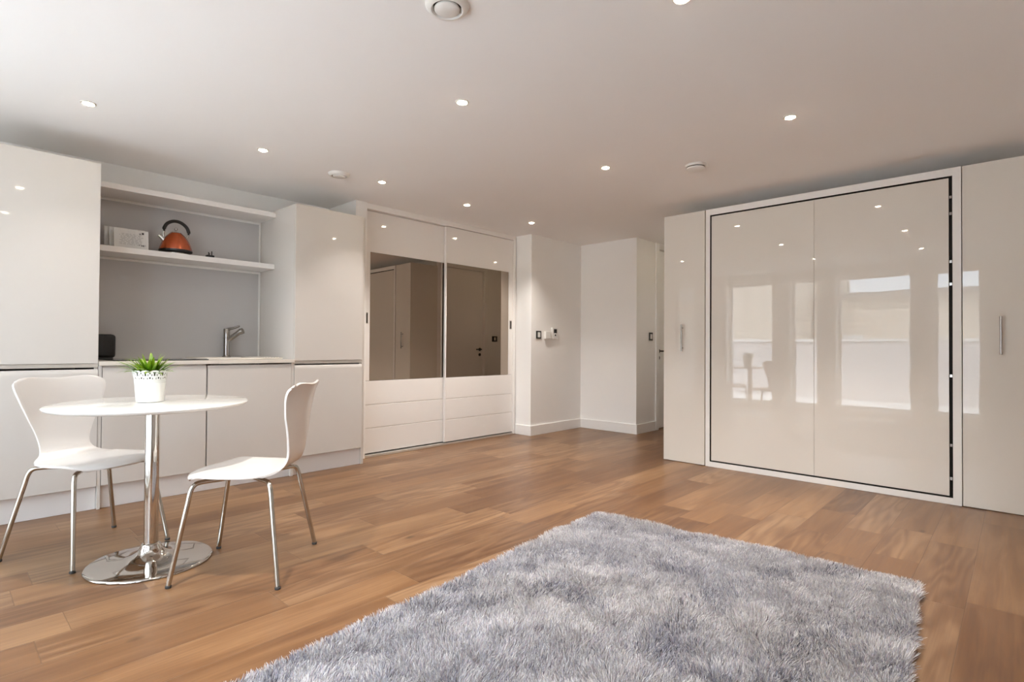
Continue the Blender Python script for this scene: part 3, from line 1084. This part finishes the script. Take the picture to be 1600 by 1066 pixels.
valve(1.345, 1.61, .085, 'large round white air vent at the top edge of the view')
valve(2.12, 3.80, .080, 'round white air vent on the ceiling above the tall kitchen cupboard')
def detector(x, y, r, label):
    s = thing('smoke_detector', label, 'detector', (x, y, CEIL))
    b = nb(); lathe(b, [(r, -.0004), (r, -.012), (r * .97, -.016), (r * .86, -.017)], x, y, CEIL, 48)
    obj('base', b, M['plastic'], s, smooth=True)
    b = nb(); lathe(b, [(r * .84, -.016), (r * .84, -.022)], x, y, CEIL, 48)
    obj('slot', b, M['gap'], s)
    b = nb(); lathe(b, [(r * .87, -.022), (r * .86, -.030), (r * .72, -.038), (0, -.040)], x, y, CEIL, 48)
    obj('cover', b, M['plastic'], s, smooth=True)
    return s
detector(3.745, 1.70, .074, 'round white detector on the ceiling near the bed cabinet')


# ------------------------------------------------------------------ table
TBX, TBY, TBZ = .725, 3.0, .750
t = thing('round_table', 'round white pedestal table with chrome column and disc base', 'table', (TBX, TBY, 0))
b = nb(); lathe(b, [(0, .7305), (.385, .7305), (.398, .734), (.4055, .741), (.4060, .745), (.4030, .7485), (.398, .750), (0, .750)], TBX, TBY, 0, 128)
obj('tabletop', b, M['table'], t, smooth=True)
b = nb(); lathe(b, [(.030, .085), (.030, .700), (.0295, .712), (.075, .716), (.08, .7300), (0, .7300)], TBX, TBY, 0, 48)
obj('column', b, M['chrome'], t, smooth=True)
b = nb(); lathe(b, [(0, .0), (.252, .0), (.256, .003), (.255, .008), (.245, .0115), (.18, .016), (.11, .026), (.075, .038), (.052, .055), (.042, .072), (.040, .084), (.034, .090), (.0302, .091)], TBX, TBY, .0005, 96)
obj('base', b, M['chrome'], t, smooth=60)

# ------------------------------------------------------------------ chairs
def interp(tab, s):
    for (a, va), (c, vc) in zip(tab, tab[1:]):
        if s <= c:
            k_ = (s - a) / (c - a)
            k_ = k_ * k_ * (3 - 2 * k_) if False else k_
            return va + (vc - va) * k_
    return tab[-1][1]

def make_chair(label):
    t = thing('dining_chair', label, 'chair', (0, 0, 0), 'white shell chairs at the round table')
    # centre line (y, z) and half width; +y is the front
    ctl = [((.238, .436), .140), ((.225, .443), .165), ((.185, .451), .192), ((.12, .453), .212), ((.04, .449), .217), ((-.04, .447), .210), ((-.10, .448), .196),
           ((-.145, .453), .172), ((-.180, .467), .136), ((-.203, .493), .117), ((-.217, .530), .116), ((-.226, .585), .131), ((-.239, .655), .159),
           ((-.252, .722), .186), ((-.265, .785), .206), ((-.276, .826), .212), ((-.284, .850), .206), ((-.289, .862), .190)]
    cl = smooth_path([(c[0][0], c[0][1], c[1]) for c in ctl], 3)
    n = len(cl)
    NU = 20
    b = nb()
    grid = []
    for i, p_ in enumerate(cl):
        yv, zv, hw = p_.x, p_.y, p_.z
        s = i / (n - 1)
        row = []
        back = max(0.0, min(1.0, (zv - .50) / .2)) if yv < -.15 else 0.0
        for j in range(NU + 1):
            u = -1 + 2 * j / NU
            xx = hw * u
            y2 = yv + back * .78 * xx * xx            # back wraps forward
            z2 = zv
            if yv > -.12:
                z2 += .12 * xx * xx * (1 - back)       # seat dished
                if yv > .15:
                    z2 -= .35 * xx * xx * (yv - .15) / .09
            if yv > .10:
                y2 -= (yv - .10) / .138 * .050 * abs(u) ** 2.6
            if s > .8:                                   # top edge: rounded corners, dip in the middle
                k_ = (s - .8) / .2
                z2 += k_ * (-.026 * abs(u) ** 6 - .016 * (1 - u * u) ** 2)
            row.append(b.verts.new((xx, y2, z2)))
        grid.append(row)
    for a, c in zip(grid, grid[1:]):
        for j in range(NU):
            b.faces.new((a[j], a[j + 1], c[j + 1], c[j]))
    sh = obj('shell', b, M['chair'], t, smooth=60)
    so = sh.modifiers.new('thickness', 'SOLIDIFY')
    so.thickness = .010
    so.offset = 0
    bv = sh.modifiers.new('edge', 'BEVEL')
    bv.width = .003
    bv.segments = 2
    bv.limit_method = 'ANGLE'
    # under-seat hub
    b = nb()
    box(b, -.075, .075, -.065, .065, .424, .430, .002)
    lathe(b, [(0, .412), (.045, .412), (.05, .416), (.05, .426), (0, .426)], 0, 0, 0, 24)
    obj('seat_mount', b, M['leg_chrome'], t, smooth=True)
    for (fx, fy) in ((-.226, .232), (.226, .232), (-.262, -.228), (.262, -.228)):
        sx, sy = (1 if fx > 0 else -1), (1 if fy > 0 else -1)
        kx, ky = sx * .178, sy * .160
        b = nb()
        pts = [(sx * .035, sy * .03, .420), (kx * .55, ky * .55, .4225), (kx * .82, ky * .84, .424), (kx * .97, ky * .97, .4185)]
        foot = Vector((fx, fy, .012))
        top_ = Vector((kx * 1.04, ky * 1.04, .395))
        pts += [tuple(top_), tuple(top_.lerp(foot, .12))]
        path = smooth_path(pts, 5) + [top_.lerp(foot, .5), foot]
        tube(b, path, .0102, 16)
        lg = obj('leg', b, M['leg_chrome'], t, smooth=True)
        b = nb()
        lathe(b, [(0, .0005), (.0112, .0005), (.012, .003), (.012, .010), (.0105, .0115), (0, .0115)], fx, fy, 0, 18)
        obj('rubber_foot', b, M['rubber'], lg, smooth=True)
        b = nb()
        box(b, kx * .62 - .008, kx * .62 + .008, ky * .62 - .008, ky * .62 + .008, .428, .440, .002)
        obj('spacer', b, M['rubber'], lg)
    return t

ch1 = make_chair('white moulded chair behind the table, its backrest facing the camera')
ch2 = copy_tree(ch1)
ch2['label'] = 'white moulded chair in front of the table on the right, seen from its side'
ch1.location = (.565, 3.392, 0)
ch1.rotation_euler = (0, 0, math.radians(-67 - 90))
ch2.location = (1.021, 2.624, 0)
ch2.rotation_euler = (0, 0, math.radians(137 - 90))

# ------------------------------------------------------------------ potted plant on the table
PX, PY, PZ = .722, 3.035, .7505
pl = thing('potted_plant', 'green leafy plant in a white pot with lace rim on the table', 'plant', (PX, PY, PZ))
b = nb()
SEG = 96
prof = [(0, 0), (.050, 0), (.0565, .002), (.0575, .006), (.0600, .04), (.0630, .08), (.0655, .108)]
lathe(b, prof, PX, PY, PZ, SEG)
# lace band: scalloped top with little holes
NS = 12
rings = []
r0, z0_, r1 = .0655, .108, .0735
NZ = 10
NA = NS * 12
for iz in range(NZ + 1):
    ring = []
    for ia in range(NA):
        ang = 2 * PI * ia / NA
        sc = abs(math.cos(NS * ang / 2))
        htop = .034 + .009 * math.sqrt(max(0, 1 - (1 - sc) ** 2))
        hh = iz / NZ * htop
        rr = r0 + (r1 - r0) * iz / NZ
        ring.append(b.verts.new((PX + rr * math.cos(ang), PY + rr * math.sin(ang), PZ + z0_ + hh)))
    rings.append(ring)
for iz in range(NZ):
    for ia in range(NA):
        ph = ia % 12
        hole = (iz in (4, 5, 6) and ph in (0, 11)) or (iz in (7,) and ph in (0, 11, 1, 10)) or (iz in (7, 8) and ph in (5, 6)) or (iz in (0, 1) and ph in (2, 9)) or (iz in (4, 5) and ph in (3, 8)) or (iz in (1, 2) and ph in (5, 6))
        if hole:
            continue
        j = (ia + 1) % NA
        b.faces.new((rings[iz][ia], rings[iz][j], rings[iz + 1][j], rings[iz + 1][ia]))
for zz, rr in ((.094, .0643), (.101, .0649), (.1075, .0655)):
    lathe(b, [(rr, zz - .0016), (rr + .0018, zz), (rr, zz + .0016)], PX, PY, PZ, SEG)
obj('pot', b, M['pot'], pl, smooth=True)
b = nb(); lathe(b, [(0, .124), (.03, .125), (.0620, .122)], PX, PY, PZ, 32)
obj('soil', b, M['soil'], pl)
b = nb(); lathe(b, [(.0605, .100), (.0645, .134), (.0625, .134), (.060, .104)], PX, PY, PZ, 48)
obj('inner_pot', b, M['soil'], pl)
# leaves
rnd = random.Random(11)
b = nb()
cl_layer = b.loops.layers.color.new('Col')
def leaf(az_, el0, length, width, droop, base_r):
    n_ = 7
    d_h = Vector((math.cos(az_), math.sin(az_), 0))
    side = Vector((-math.sin(az_), math.cos(az_), 0))
    p_ = Vector((PX, PY, PZ + .124)) + d_h * base_r
    e_ = el0
    rows = []
    tint = rnd.random()
    for i in range(n_ + 1):
        s_ = i / n_
        wdt = width * (math.sin(PI * min(1, (s_ * .82 + .16))) ** .8) * (1 if i < n_ else .05)
        rows.append((p_ - side * wdt, p_ + Vector((0, 0, -.22 * wdt)), p_ + side * wdt, s_))
        dirv = d_h * math.cos(e_) + Vector((0, 0, math.sin(e_)))
        p_ = p_ + dirv * (length / n_)
        e_ -= droop / n_
    vs_ = [[b.verts.new(q) for q in r[:3]] for r in rows]
    for i in range(n_):
        for k_ in range(2):
            f_ = b.faces.new((vs_[i][k_], vs_[i][k_ + 1], vs_[i + 1][k_ + 1], vs_[i + 1][k_]))
            s_ = i / n_
            for lp in f_.loops:
                g = (.20 + .26 * s_ + .14 * tint, .38 + .22 * s_ + .10 * tint, .04 + .03 * s_, 1)
                lp[cl_layer] = g
for i in range(70):
    az_ = rnd.random() * 2 * PI
    q = rnd.random()
    el0 = math.radians(35 + 50 * q)
    leaf(az_, el0, .075 + .055 * rnd.random() * (1.2 - .4 * q), .0055 + .003 * rnd.random(), math.radians(20 + 55 * (1 - q)), .012 + .03 * (1 - q) * rnd.random() + .005)
for i in range(16):
    az_ = rnd.random() * 2 * PI
    leaf(az_, math.radians(38 + 14 * rnd.random()), .125 + .02 * rnd.random(), .0065, math.radians(35), .03)
obj('leaves', b, M['leaf'], pl)


# ------------------------------------------------------------------ shaggy rug
def make_rug():
    ang = math.radians(4.6)
    W, Ln = 1.55, 2.30
    corner = Vector((2.765, 1.865, 0))          # far-left corner in the photo
    ex = Vector((-math.cos(ang), -math.sin(ang), 0))     # along the length, towards the windows
    ey = Vector((math.sin(ang), -math.cos(ang), 0))      # across, towards the right wall
    root = thing('shag_rug', 'light silvery grey shaggy rug on the oak floor', 'rug', (0, 0, 0))
    b = nb()
    cs = [(.012, .012), (Ln - .012, .012), (Ln - .012, W - .012), (.012, W - .012)]
    lo = [b.verts.new(corner + ex * u + ey * v + Vector((0, 0, .0005))) for u, v in cs]
    hi = [b.verts.new(corner + ex * u + ey * v + Vector((0, 0, .008))) for u, v in cs]
    b.faces.new(lo[::-1]); b.faces.new(hi)
    for i in range(4):
        j = (i + 1) % 4
        b.faces.new((lo[i], lo[j], hi[j], hi[i]))
    mt = mat('rug_backing', (0.30, 0.29, 0.29, 1), 0.95, var=(60, 0.3))
    obj('backing', b, mt, root)
    # pile
    rs = np.random.RandomState(5)
    NST = 320000
    u = rs.rand(NST) * Ln
    v = rs.rand(NST) * W
    # smooth value noise
    def vnoise(x, y, sc, seed):
        r2 = np.random.RandomState(seed)
        g = r2.rand(64, 64)
        X, Y = x * sc + 7.3, y * sc + 3.1
        xi, yi = np.floor(X).astype(int), np.floor(Y).astype(int)
        fx, fy = X - xi, Y - yi
        fx = fx * fx * (3 - 2 * fx); fy = fy * fy * (3 - 2 * fy)
        a = g[xi % 64, yi % 64]; b_ = g[(xi + 1) % 64, yi % 64]; c = g[xi % 64, (yi + 1) % 64]; d = g[(xi + 1) % 64, (yi + 1) % 64]
        return (a * (1 - fx) + b_ * fx) * (1 - fy) + (c * (1 - fx) + d * fx) * fy
    # parted swirls of pile: lean field follows the slope of the noise
    def field(x, y):
        return vnoise(x, y, 4.2, 1) * .6 + vnoise(x, y, 9.0, 2) * .4
    e = .01
    f0_ = field(u, v)
    gx_ = (field(u + e, v) - f0_) / e
    gy_ = (field(u, v + e) - f0_) / e
    lx = -.13 * gx_ - .10
    ly = -.13 * gy_ + .05
    fine = vnoise(u, v, 42, 8) - .5
    fine2 = vnoise(u, v, 42, 9) - .5
    lx += rs.randn(NST) * .26 + fine * .95
    ly += rs.randn(NST) * .26 + fine2 * .95
    # edges lean outwards
    ed = .05
    lx += -np.clip((ed - u) / ed, 0, 1) * .55 + np.clip((u - (Ln - ed)) / ed, 0, 1) * .55
    ly += -np.clip((ed - v) / ed, 0, 1) * .55 + np.clip((v - (W - ed)) / ed, 0, 1) * .55
    lenm = .034 * (.62 + .55 * (1 - vnoise(u, v, 5.5, 22)) + .22 * vnoise(u, v, 14, 4) + .20 * rs.rand(NST))
    hw = .0015 * (.8 + .5 * rs.rand(NST))
    th = rs.rand(NST) * 2 * np.pi
    wx, wy = np.cos(th), np.sin(th)
    levels = [(0.0, 1.0, 0.0), (.5, 1.0, .36), (1.0, .30, 1.0)]       # height share, width share, lean share
    P = np.zeros((NST, 6, 3))
    mag = np.sqrt(lx * lx + ly * ly) + 1e-6
    k_ = np.minimum(1.0, 1.5 / mag)
    lx *= k_; ly *= k_
    hz = 1.0 / np.sqrt(1 + .55 * (lx * lx + ly * ly))
    for li, (hs, ws, ls) in enumerate(levels):
        cu = u + lx * ls * lenm * .8
        cv = v + ly * ls * lenm * .8
        cz = .007 + lenm * hz * (hs if li < 2 else .93)
        for si, sg in enumerate((-1, 1)):
            uu = cu + sg * wx * hw * ws
            vv_ = cv + sg * wy * hw * ws
            P[:, li * 2 + si, 0] = corner.x + ex.x * uu + ey.x * vv_
            P[:, li * 2 + si, 1] = corner.y + ex.y * uu + ey.y * vv_
            P[:, li * 2 + si, 2] = cz
    verts = P.reshape(-1, 3)
    base = np.arange(NST) * 6
    q1 = np.stack([base, base + 1, base + 3, base + 2], 1)
    q2 = np.stack([base + 2, base + 3, base + 5, base + 4], 1)
    quads = np.stack([q1, q2], 1).reshape(-1)
    nf = NST * 2
    me = bpy.data.meshes.new('pile')
    me.vertices.add(len(verts)); me.vertices.foreach_set('co', verts.astype(np.float32).ravel())
    me.loops.add(nf * 4); me.loops.foreach_set('vertex_index', quads.astype(np.int32))
    me.polygons.add(nf); me.polygons.foreach_set('loop_start', (np.arange(nf) * 4).astype(np.int32))
    me.update(calc_edges=True)
    # yarn colours: each strand grey, bluish, mauve or warm; dark patches paint pile-parting shade
    pal = np.array([(.64, .63, .64), (.57, .58, .62), (.42, .42, .50), (.58, .50, .55), (.64, .61, .585), (.17, .17, .21), (.80, .79, .79)])
    patch = vnoise(u, v, 3.1, 21)
    parting_shade = vnoise(u, v, 5.5, 22) * .65 + vnoise(u, v, 11, 23) * .35
    w_ = np.ones((NST, 7)) * np.array([1.3, 1.0, .6, .7, .8, .22, 1.3])
    w_[:, 1] *= .4 + 1.5 * patch; w_[:, 2] *= .2 + 2.2 * patch; dk = np.clip((parting_shade - .52) * 6, 0, 1.6); w_[:, 5] *= .5 + 5.0 * dk; w_[:, 2] *= 1 + 1.2 * dk; w_[:, 6] *= 1 - .55 * np.clip(dk, 0, 1)  # more dark strands where pile is short: shade of the partings as colour
    w_[:, 4] *= .4 + 1.6 * (1 - patch)
    cw = np.cumsum(w_, 1); cw /= cw[:, -1:]
    pick = (rs.rand(NST)[:, None] > cw).sum(1)
    colr = pal[np.clip(pick, 0, 6)] * (.73 + .42 * rs.rand(NST)[:, None])
    ca = me.color_attributes.new('Col', 'FLOAT_COLOR', 'POINT')
    cc = np.ones((NST, 6, 4)); cc[:, :, :3] = colr[:, None, :]
    ca.data.foreach_set('color', cc.astype(np.float32).ravel())
    mt = mat('rug_yarn', (.5, .5, .5, 1), 0.55, spec=0.4)
    nt_ = mt.node_tree
    at_ = nt_.nodes.new('ShaderNodeVertexColor')
    at_.layer_name = 'Col'
    pb = nt_.nodes['Principled BSDF']
    nt_.links.new(at_.outputs['Color'], pb.inputs['Base Color'])
    tl = nt_.nodes.new('ShaderNodeBsdfTranslucent')
    nt_.links.new(at_.outputs['Color'], tl.inputs['Color'])
    ms = nt_.nodes.new('ShaderNodeMixShader')
    ms.inputs[0].default_value = .2
    nt_.links.new(pb.outputs[0], ms.inputs[1])
    nt_.links.new(tl.outputs[0], ms.inputs[2])
    nt_.links.new(ms.outputs[0], nt_.nodes['Material Output'].inputs[0])
    me.materials.append(mt)
    o = bpy.data.objects.new('pile', me)
    o['kind'] = 'stuff'
    C.objects.link(o)
    o.parent = root
    return root

make_rug()

# ------------------------------------------------------------------ sheer curtain by the nearest window
b = nb()
rows_ = []
n_ = 120
for (z_, amp) in ((2.30, .014), (1.4, .022), (.03, .028)):
    rows_.append([b.verts.new((WX + .10 + amp * math.sin(i * .52) + .4 * amp * math.sin(i * 1.7), -.62 + .92 * i / n_, z_)) for i in range(n_ + 1)])
for a, c in zip(rows_, rows_[1:]):
    for i in range(n_):
        b.faces.new((a[i], a[i + 1], c[i + 1], c[i]))
cu = thing('curtain', 'sheer white curtain by the windows, seen mirrored in the cupboard', 'curtain', (WX + .1, -.16, 2.30))
obj('sheer_panel', b, M['sheer'], cu, smooth=60)
b = nb(); box(b, WX + .07, WX + .13, -.66, .34, 2.30, CEIL - .001, .002)
obj('rail', b, M['trim'], cu)

# ------------------------------------------------------------------ outside the windows
b = nb(); box(b, -3.75, -1.05, -3.0, 8.0, -.12, -.01)  # unseen balcony, made deep and pale to bounce sun up to the ceiling
struct('balcony_bounce_floor', b, M['paving'], label='unseen paved balcony outside the windows, made deep and pale to bounce sun indoors')
pr = thing('balcony_parapet', 'white rendered balcony parapet outside the windows', 'parapet', (-3.62, 2.5, 0))
b = nb(); box(b, -3.75, -3.58, -3.0, 8.0, -.01, 1.19, .005)
obj('wall', b, M['parapet'], pr)
b = nb(); box(b, -3.78, -3.55, -3.0, 8.0, 1.1905, 1.24, .004)
obj('coping', b, M['trim'], pr)
bl = thing('neighbouring_building', 'low beige rendered building across from the windows, with an added tall block cutting sky light', 'building', (-14, 2, -6))
b = nb(); box(b, -18, -12, -10, 5.3, -6, 2.75)
box(b, -18, -8.5, 5.4, 22, -6, 9.5)  # taller block added to cut sky light through the left windows
obj('wall', b, M['facade'], bl)
b = nb(); box(b, -18.2, -11.8, -10.2, 5.35, 2.75, 2.92)
obj('roof', b, M['roof'], bl)
for (y0, y1) in ((-4, -3), (3.9, 4.8), (7.5, 8.8), (10.5, 11.8), (15, 16.5)):
    xw = -12 if y0 < 5.3 else -8.5
    b = nb(); box(b, xw, xw + .06, y0 - .08, y1 + .08, -.1, 1.5)
    wf = obj('window', b, M['trim'], bl)
    b = nb(); box(b, xw + .061, xw + .07, y0, y1, 0.0, 1.4)
    obj('pane', b, M['dark_glass'], wf)
b = nb(); box(b, -40, -3.8, -40, 45, -6.2, -6.0)
struct('trim_2', b, M['paving'], label='street level far below the balcony')
